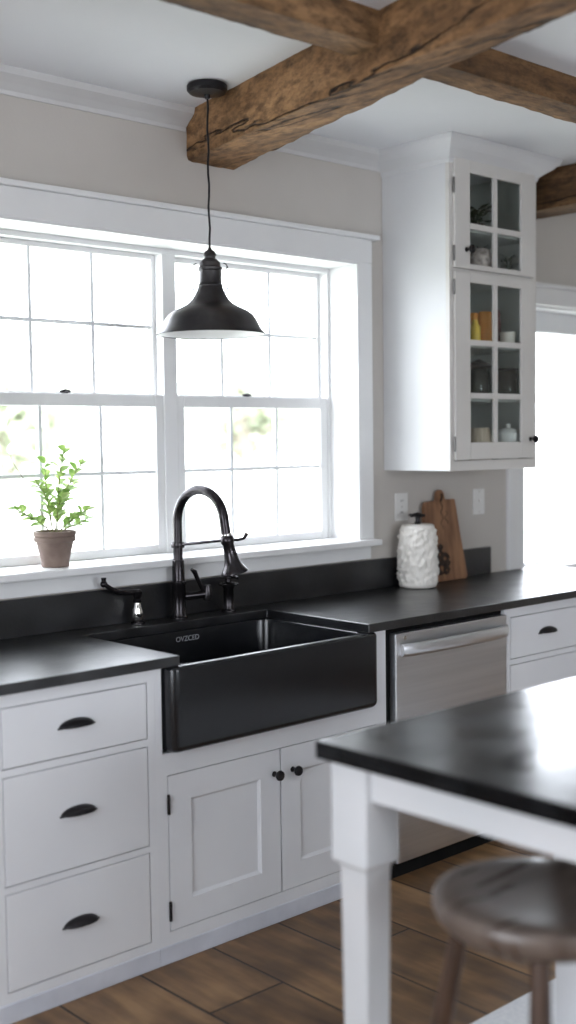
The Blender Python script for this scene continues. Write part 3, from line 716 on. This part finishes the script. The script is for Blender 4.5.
# mottled round vase with dark sprig
r = empty('round_vase', (3.872, cy, SH[2]), 'mottled pinkish round vase in the upper section of the glazed cabinet', 'vase')
mb = MB(); mb.lathe((3.872, cy, SH[2]), [(.024,0),(.042,.015),(.054,.05),(.052,.085),(.036,.115),(.024,.122),(.020,.122)], 24); mb.build('body', M['decor'], r, smooth=True)
mb = MB()
random.seed(4)
for k in range(8):
    a = random.uniform(0, 6.28); p = Vector((3.872, cy, SH[2]+.118)); q = p+Vector((math.cos(a)*.035, math.sin(a)*.03, random.uniform(.0,.025)))
    mb.tube([p, q], [.003,.001], 5)
mb.build('sprig', M['darkleaf'], r)
def leafy(root, base, n, spread, h, ls, mat, seed, name='foliage'):
    random.seed(seed); mb = MB()
    for k in range(n):
        a = random.uniform(0, 2*PI); t = random.uniform(.25, 1)
        c = Vector(base)+Vector((math.cos(a)*spread*t, math.sin(a)*spread*t*.7, h*random.uniform(.2, 1)*(1.1-.4*t)))
        d = Vector((math.cos(a), math.sin(a), random.uniform(-.2, .8))).normalized(); s_ = d.cross(Vector((0,0,1))).normalized()
        l = ls*random.uniform(.7, 1.2); w = l*.3
        mb.quad(c, c+d*l*.45+s_*w, c+d*l, c+d*l*.45-s_*w)
        mb.tube([Vector(base), (Vector(base)+c)/2+Vector((0,0,.006)), c], .0012, 4)
    return mb.build(name, mat, root)
r = empty('small_plant', (4.062, cy, SH[2]), 'tiny potted plant with a pale pot, right pane of the upper cabinet section', 'plant')
MB().lathe((4.062, cy, SH[2]), [(.022,0),(.026,.004),(.032,.05),(.029,.05),(.026,.042)], 20).build('pot', M['cream'], r, smooth=True)
leafy(r, (4.062, cy, SH[2]+.044), 22, .035, .08, .030, M['darkleaf'], 12)
r = empty('small_plant', (3.832, cy, SH[3]), 'dark leafy plant on the top shelf inside the glazed cabinet', 'plant')
MB().lathe((3.832, cy, SH[3]), [(.030,0),(.036,.004),(.042,.03),(.039,.03),(.034,.025)], 20).build('pot', M['black'], r, smooth=True)
leafy(r, (3.832, cy, SH[3]+.026), 40, .06, .085, .048, M['darkleaf'], 13)

# ------------------------------------------------------------ outlets
for (x0, x1, z0, z1, lab, kind) in ((3.658, 3.737, 1.181, 1.297, 'white outlet plate on the wall left of the cutting board', 'outlet'), (4.172, 4.252, 1.180, 1.296, 'white switch plate on the wall right of the cutting board', 'switch')):
    r = empty('wall_%s' % kind, ((x0+x1)/2, -.001, z0), lab, kind)
    MB().box(x0, x1, -.007, -.001, z0, z1).build('cover_plate', M['plate'], r, bevel=.003)
    xm = (x0+x1)/2; zm = (z0+z1)/2
    if kind == 'outlet':
        for dz in (-.024, .024):
            s = MB().lathe((xm, -.007, zm+dz), [(.015,0),(.015,.0015)], 20, axis='y').build('socket', M['plate'], r)
            mb = MB(); mb.box(xm-.0065, xm-.0045, -.0092, -.0085, zm+dz-.004, zm+dz+.005); mb.box(xm+.0045, xm+.0065, -.0092, -.0085, zm+dz-.004, zm+dz+.005)
            mb.build('slots', M['gap'], s)
    else:
        MB().box(xm-.006, xm+.006, -.017, -.007, zm-.004, zm+.010).build('toggle', M['plate'], r, bevel=.002)
    for dz in (-.045, .045) if kind == 'switch' else (0,): MB().lathe((xm, -.007, zm+dz), [(.003,0),(.003,.0008)], 10, axis='y').build('screw', M['chrome'], r)

# ------------------------------------------------------------ textured jar and cutting board
jx, jy = 3.682, -.108
jr = empty('textured_jar', (jx, jy, .91), 'white jar with a rough scaly relief and black valve top beside the cutting board', 'jar')
prof = [(.062,0),(.078,.004),(.085,.016),(.0875,.05),(.088,.10),(.087,.16),(.083,.21),(.078,.236),(.071,.253),(.0705,.257)]
fine = []
for i in range(len(prof)-1):
    for k in range(7):
        t = k/7; fine.append((prof[i][0]*(1-t)+prof[i+1][0]*t, prof[i][1]*(1-t)+prof[i+1][1]*t))
fine.append(prof[-1])
rings = []
for rr, h in fine:
    ring = []
    for k in range(120):
        a = 2*PI*k/120
        p = Vector((math.cos(a)*3.4, math.sin(a)*3.4, h*40))
        cell = noise.voronoi(p*1.2)[0]
        amt = max(0, min(1, (h-.010)/.02))*max(0, min(1, (.253-h)/.015))
        dd_ = (.42-cell[0])*.019*amt + .003*noise.noise(p*2)*amt
        ring.append((jx+(rr*.95+dd_)*math.cos(a), jy+(rr*.95+dd_)*math.sin(a), .91+h))
    rings.append(ring)
MB().loft(rings).build('body', M['jar'], jr, smooth='all')
MB().lathe((jx, jy, 1.1665), [(.068,0),(.062,.004),(.020,.006),(.014,.006)], 28).build('lid', M['jar'], jr, smooth=True)
mb = MB(); mb.lathe((jx, jy, 1.172), [(.013,0),(.015,.004),(.010,.010),(.010,.026),(.018,.030),(.020,.040),(.012,.046),(.004,.048)], 18)
mb.tube([(jx-.040, jy, 1.208), (jx, jy, 1.211), (jx+.040, jy, 1.205)], [.007,.010,.007], 10)
mb.tube([(jx-.036, jy, 1.208), (jx-.055, jy-.01, 1.217), (jx-.066, jy-.01, 1.211)], .0022, 6)
mb.build('valve_top', M['black'], jr, smooth=True)

# cutting board leaning on the backsplash and wall
cb = empty('cutting_board', (3.965, -.035, .91), 'rustic brown wooden cutting board with a short handle, leaning on the wall', 'cutting board')
out = [(-.137,.0),(-.135,.08),(-.128,.18),(-.122,.27),(-.116,.325),(-.110,.342),(-.095,.345),(-.045,.348),(-.036,.352),(-.032,.365),(-.028,.385),(-.015,.393),(.000,.392),(.012,.382),(.015,.362),(.019,.352),(.03,.350),(.075,.350),(.082,.345),(.085,.32),(.093,.22),(.103,.11),(.112,.015),(.108,.004),(.10,0)]
lean = math.radians(7)
def BP(u, v, w):   # u across, v up the board, w out from its front
    return (3.925+u*(1.10-.25*v), -.056 + v*math.sin(lean)*.9 - w, .911+v*math.cos(lean)+w*.12)
mb = MB()
mb.loft([[BP(u, v, .0) for u, v in out], [BP(u, v, .019) for u, v in out]])
bd = mb.build('board', M['board'], cb, bevel=.003)
random.seed(22)
mb = MB()
# burnt scrolling mark at the lower left of the board
for cxm, czm, rr in ((-.045,.055,.030), (-.020,.095,.026), (-.050,.115,.020), (-.015,.045,.018), (-.040,.145,.012), (-.072,.085,.018), (-.005,.075,.014)):
    pts = [BP(cxm+rr*(1-.6*t/20)*math.cos(t*.55), czm+rr*(1-.6*t/20)*math.sin(t*.55), .0196) for t in range(21)]
    mb.tube(pts, .0055, 5)
mb.build('burnt_mark', M['burn'], bd)
mb = MB(); pts = [BP(-.008+.006*math.sin(k*1.3)-.0006*k, .375-.0095*k, .0194) for k in range(17)]
mb.tube(pts, [.0065 if k < 4 else .0032-.00012*k for k in range(17)], 6)
pts = [BP(.012+.01*math.sin(k*1.1), .30-.007*k, .0194) for k in range(9)]; mb.tube(pts, .0018, 5)
mb.build('crack', M['burn'], bd)

# ------------------------------------------------------------ potted plant on the sill
qx, qy, qz = 2.052, .035, 1.118
pp = empty('potted_plant', (qx, qy, qz), 'bright green leafy plant in a weathered brown clay pot on the window sill', 'plant')
mb = MB(); mb.lathe((qx, qy, qz), [(.041,0),(.045,.002),(.046,.010),(.0445,.014),(.060,.078),(.0605,.082),(.066,.084),(.068,.088),(.068,.098),(.0655,.101),(.069,.104),(.070,.115),(.067,.118),(.061,.118),(.058,.105)], 36)
mb.build('pot', M['pot'], pp, smooth=True)
MB().lathe((qx, qy, qz+.104), [(.058,0),(.045,.006),(.01,.009)], 24).build('soil', M['soil'], pp, smooth=True)
zt = qz+.108
stems = [  # end x, y, z : tall main, arcs each side
    ((.005,0,0),(.012,.0,.10),(.022,.0,.20),(.035,-.01,.27)),
    ((.0,0,0),(.02,.01,.08),(.055,.01,.17),(.115,.0,.235)),
    ((-.01,0,0),(-.015,-.01,.07),(-.035,-.02,.13),(-.075,-.03,.165)),
    ((-.01,0,0),(-.035,.0,.035),(-.08,.0,.055),(-.135,.0,.085)),
    ((.01,0,0),(.035,-.01,.03),(.075,-.02,.06),(.11,-.03,.075)),
    ((.0,0,0),(.0,-.02,.04),(-.01,-.03,.08),(.0,-.04,.11)),
    ((.01,.0,0),(.02,.01,.06),(.04,.02,.12),(.09,.02,.16)),
    ((-.005,0,0),(-.02,.01,.08),(-.015,.02,.16),(-.02,.02,.23)),
    ((.015,0,0),(.04,0,.02),(.08,.0,.02),(.13,.0,.045)),
]
mb = MB(); lf = MB(); random.seed(5)
def bez(p, t):
    a, b, c, d = [Vector(q) for q in p]; u = 1-t
    return a*u**3 + b*3*u*u*t + c*3*u*t*t + d*t**3
def leaf(c, d, l, w, tw):
    d = d.normalized(); s_ = d.cross(Vector((.2*tw, -.3, 1))).normalized(); up = s_.cross(d)
    prev = None; row = []
    for i in range(6):
        t = i/5; ww = w*math.sin(PI*min(1, t*.92+.04))**.8; p = c + d*l*t - Vector((0,0,1))*l*.28*t*t
        row.append((p-s_*ww+up*ww*.35, p, p+s_*ww+up*ww*.35))
    V = [[lf.bm.verts.new(q) for q in r_] for r_ in row]
    for a, b in zip(V, V[1:]):
        lf.bm.faces.new((a[0], a[1], b[1], b[0])); lf.bm.faces.new((a[1], a[2], b[2], b[1]))
for si, s in enumerate(stems):
    B = [Vector((qx, qy, zt))+Vector(q) for q in s]
    mb.tube([bez(B, t/8) for t in range(9)], [.0022-.0001*t for t in range(9)], 6)
    k = 15 if si < 5 else 12
    for i in range(k):
        t = .3+.7*i/(k-1); p = bez(B, t); tn = (bez(B, min(1, t+.02))-bez(B, t-.02)).normalized()
        a = i*2.4+si
        side = Vector((math.cos(a), .8*math.sin(a), random.uniform(-.1,.6)))
        leaf(p, (side*.9+tn*.7), random.uniform(.034,.058), random.uniform(.010,.017), random.uniform(-1,1))
mb.build('stems', M['stem'], pp, smooth=True)
lf.build('foliage', M['leaf'], pp, smooth='all')
mb = MB(); mb.tube([(qx-.02, qy, zt), (qx-.055, qy, zt+.09), (qx-.10, qy, zt+.17), (qx-.145, qy, zt+.235), (qx-.155, qy, zt+.26)], [.002,.0018,.0015,.0012,.001], 6)
mb.build('bare_twig', M['twig'], pp)

# ------------------------------------------------------------ pendant lamp
lx, ly = 2.455, -.30
pn = empty('pendant_lamp', (lx, ly, 1.872), 'dark metal barn-style pendant lamp hanging in front of the window', 'lamp')
mb = MB(); mb.lathe((lx, ly, CEIL), [(.062,-.001),(.066,-.006),(.066,-.020),(.058,-.028),(.030,-.031),(.010,-.034),(.008,-.046)], 32); mb.build('canopy', M['black'], pn, smooth=True)
mb = MB(); cp = [(lx+.0025*math.sin(k*1.7)*(1 if 0 < k < 14 else 0), ly, 2.635-(2.635-2.145)*k/14) for k in range(15)]
mb.tube(cp, .0036, 8); mb.build('cord', M['black'], pn, smooth=True)
mb = MB(); Z = 1.872
k_ = .93
P_ = [(.192,0),(.190,.004),(.180,.014),(.171,.028),(.163,.045),(.150,.062),(.130,.076),(.104,.087),(.082,.098),(.066,.112),(.054,.130),(.046,.146),(.043,.158)]
mb.lathe((lx, ly, Z), [(r*k_, h) for r, h in P_]+[(r*k_-.0035, h-.0015) for r, h in P_[::-1]], 56, cap=False)
sh = mb.build('shade', M['lampout'], pn, smooth=True)
mb = MB(); mb.lathe((lx, ly, Z), [((r*k_-.0045), h-.0022+(.003 if i == 0 else 0)) for i, (r, h) in enumerate(P_)], 56, cap=False)
mb.build('shade_lining', M['lampin'], sh, smooth=True)['label'] = 'white enamel inside of the shade'
mb = MB(); mb.lathe((lx, ly, Z), [(.040,.150),(.042,.158),(.038,.163),(.036,.168),(.036,.205),(.040,.208),(.040,.216),(.035,.220),(.034,.232),(.024,.242),(.018,.246),(.018,.252),(.022,.256),(.016,.268),(.007,.274),(.005,.280)], 28)
mb.build('socket_housing', M['lampout'], pn, smooth=True)
for s in (-1, 1):
    for zz in (.222, .152):
        mb = MB()
        sx_ = lx+s*.040*.74; sy_ = ly-s*.040*.67
        pts = []
        for i in range(11):
            a = -PI/2+PI*i/10
            o_ = .012*math.cos(a)+.004
            pts.append((sx_+s*o_*.74, sy_-s*o_*.67, Z+zz+.012*math.sin(a)-.004))
        mb.tube(pts, .0018, 6); mb.ball(pts[5], .0035, 8); mb.build('wire_clip', M['lampout'], pn, smooth=True)
MB().ball((lx, ly, Z+.075), .030, 18, (1,1,1.25)).build('bulb', M['lampin'], pn, smooth=True)

# ------------------------------------------------------------ table
tb = empty('kitchen_table', (2.1, -2.5, 0), 'white painted table with a black stone top in the right foreground', 'table')
TX0, TX1, TY0, TY1 = 1.647, 2.64, -3.25, -1.622
MB().box(TX0, TX1, TY0, TY1, .873, .910).build('tabletop', M['tablestone'], tb, bevel=.004)
def tleg(cx_, cyy, par, zf=0):
    a = .0495
    R = []
    def sq(h, z, r=.004): return rrect(cx_-h, cx_+h, cyy-h, cyy+h, r, z, 3)
    rings = [sq(.031,zf), sq(.032,.03), sq(.0345,.30,.005), sq(.0375,.645,.006), sq(.040,.654,.005), sq(a,.662), sq(a,.8755)]
    MB().loft(rings).build('leg', M['table'], par, smooth=True)
tleg(1.7245, -1.688, tb); tleg(2.452, -1.700, tb, .0125); tleg(1.7245, -3.17, tb); tleg(2.405, -3.17, tb, .0125)
mb = MB()
mb.box(1.690, 1.715, -3.12, -1.738, .799  , .8725); mb.box(1.775, 2.355, -1.66, -1.64, .799  , .8725)
mb.box(2.435, 2.46, -3.12, -1.75, .799  , .8725); mb.box(1.775, 2.355, -3.2, -3.18, .799  , .8725)
mb.build('apron', M['table'], tb, bevel=.002)

# ------------------------------------------------------------ stool
s0 = (1.775, -2.085)
sl = empty('stool', (s0[0], s0[1], 0), 'dark wooden round stool tucked beside the table in the foreground', 'stool')
prof = [(.150,.626),(.176,.632),(.191,.646),(.198,.662),(.198,.676),(.192,.685),(.180,.688),(.150,.687),(.110,.683),(.06,.680),(.005,.679)]
MB().lathe((s0[0], s0[1], 0), prof, 64).build('seat', M['stoolseat'], sl, smooth=True)
va = math.atan2(1.775, 3.358-2.085)   # direction from the camera's side of the room to the stool
fw = Vector((math.sin(va), math.cos(va), 0)); rt = Vector((math.cos(va), -math.sin(va), 0))
ends = []
for k, dv in enumerate((-rt, -fw, rt, fw)):
    p0 = Vector((s0[0], s0[1], .640))+dv*.140; p1 = Vector((s0[0], s0[1], 0))+dv*.262
    pts = [p0.lerp(p1, t) for t in (0, .15, .45, .8, 1)]
    MB().tube(pts, [.017,.0175,.021,.017,.013], 16).build('leg', M['stoolleg'], sl, smooth=True)
    ends.append((p0, p1))
for k in range(4):
    a, b = ends[k], ends[(k+1) % 4]; t = .72 if k % 2 else .78
    MB().tube([a[0].lerp(a[1], t), a[0].lerp(a[1], t).lerp(b[0].lerp(b[1], t), .5), b[0].lerp(b[1], t)], [.009,.012,.009], 12).build('stretcher', M['stoolleg'], sl, smooth=True)

# ------------------------------------------------------------ rug
mb = MB(); mb.loft([rrect(2.02, 4.6, -4.2, -1.457, .01, 0.001), rrect(2.02, 4.6, -4.2, -1.457, .01, .010), rrect(2.025, 4.595, -4.195, -1.462, .01, .012)])
tag(mb.build('rug', M['rug'], smooth=True), 'flat white rug on the plank floor under the table', 'rug')

# ------------------------------------------------------------ outdoors
tag(MB().box(-60, 90, .6, 90, -.62, -.6).build('lawn', M['grass']), 'pale bright lawn outside the window', 'lawn', kind='stuff')
def tree(x, y, h, seed, label):
    r = empty('tree', (x, y, -.6), label, 'tree', 'pale trees beyond the windows')
    random.seed(seed); mb = MB(); tips = []
    mb.tube([(x, y, -.595), (x, y, -.5), (x+.1, y, h*.3), (x, y+.1, h*.55), (x+.15, y, h*.85)], [.22,.22,.17,.12,.05], 10)
    for k in range(14):
        a = random.uniform(0, 6.28); z0 = h*random.uniform(.28, .7); l = h*random.uniform(.18, .34)
        p0 = Vector((x+.05, y+.05, z0)); p1 = p0+Vector((math.cos(a)*l*.6, math.sin(a)*l*.6, l*.35)); p2 = p1+Vector((math.cos(a)*l*.4, math.sin(a)*l*.4, l*.4))
        mb.tube([p0, p1, p2], [.06,.035,.012], 6); tips += [p1, p2, (p1+p2)/2]
    mb.build('trunk', M['bark'], r)
    mb = MB()
    for t in tips:
        for k in range(46):
            c = t+Vector((random.gauss(0,.42), random.gauss(0,.42), random.gauss(0,.36))); d = Vector((random.uniform(-1,1), random.uniform(-1,1), random.uniform(-1,1))).normalized(); s_ = d.orthogonal().normalized(); l = .16
            mb.quad(c-d*l, c+s_*l*.5, c+d*l, c-s_*l*.5)
    mb.build('crown', M['treeleaf'], r)
tree(9.2, 13.5, 3.6, 31, 'pale leafy tree seen through the left half of the sink window')
tree(15.5, 15.0, 4.2, 32, 'pale leafy tree seen through the right half of the sink window')
tree(21.5, 15.5, 3.4, 33, 'small pale tree seen at the right edge of the sink window')
tree(30.0, 13.0, 4.0, 34, 'pale tree seen through the tall window at the far right')

# ------------------------------------------------------------ light
w = bpy.data.worlds.new('sky'); bpy.context.scene.world = w; w.use_nodes = True
bg = w.node_tree.nodes['Background']; bg.inputs[0].default_value = (.90, .935, 1.02, 1); bg.inputs[1].default_value = 12.0
def portal(loc, rot, sx, sy):
    l = bpy.data.lights.new('window_daylight', 'AREA'); l.shape = 'RECTANGLE'; l.size = sx; l.size_y = sy
    l.cycles.is_portal = True
    o = bpy.data.objects.new('window_daylight', l); C.objects.link(o); o.location = loc; o.rotation_euler = rot
portal(((W1[0]+W1[1])/2, T+.02, (W1[2]+W1[3])/2), (-PI/2, 0, 0), W1[1]-W1[0], W1[3]-W1[2])
portal(((W2[0]+W2[1])/2, T+.02, (W2[2]+W2[3])/2), (-PI/2, 0, 0), W2[1]-W2[0], W2[3]-W2[2])
portal((X0-T-.02, (W3[0]+W3[1])/2, (W3[2]+W3[3])/2), (0, -PI/2, 0), W3[3]-W3[2], W3[1]-W3[0])  # guides sky light through the added west window
portal((1.8, Y0-T-.02, 1.55), (PI/2, 0, 0), 2.0, 1.3)  # same for the added south window

# ------------------------------------------------------------ camera
yaw, pitch, roll, F, D, Hc = 7.38677968e-01, 6.04098853e-02, -1.28783219e-02, 1.18695684e+03, 3.35833337e+00, 1.52343254e+00
f = Vector((math.sin(yaw)*math.cos(pitch), math.cos(yaw)*math.cos(pitch), -math.sin(pitch)))
r0 = Vector((math.cos(yaw), -math.sin(yaw), 0)); d0 = f.cross(r0)
rr = r0*math.cos(roll)-d0*math.sin(roll); dn = r0*math.sin(roll)+d0*math.cos(roll)
cam = bpy.data.cameras.new('camera'); co = bpy.data.objects.new('camera', cam); C.objects.link(co)
m = Matrix((( rr.x, -dn.x, -f.x, 0), (rr.y, -dn.y, -f.y, -D), (rr.z, -dn.z, -f.z, Hc), (0,0,0,1)))
co.matrix_world = m
cam.sensor_fit = 'VERTICAL'; cam.sensor_height = 36; cam.sensor_width = 24; cam.lens = 36*F/1024; cam.clip_start = .05; cam.clip_end = 300
cam.dof.use_dof = True; cam.dof.focus_distance = 3.95; cam.dof.aperture_fstop = 1.25
S = bpy.context.scene
S.camera = co
S.cycles.use_denoising = True
S.cycles.max_bounces = 10; S.cycles.diffuse_bounces = 6; S.cycles.transparent_max_bounces = 16
S.cycles.sample_clamp_indirect = 8
S.view_settings.view_transform = 'Standard'; S.view_settings.look = 'None'
S.view_settings.exposure = 0.08
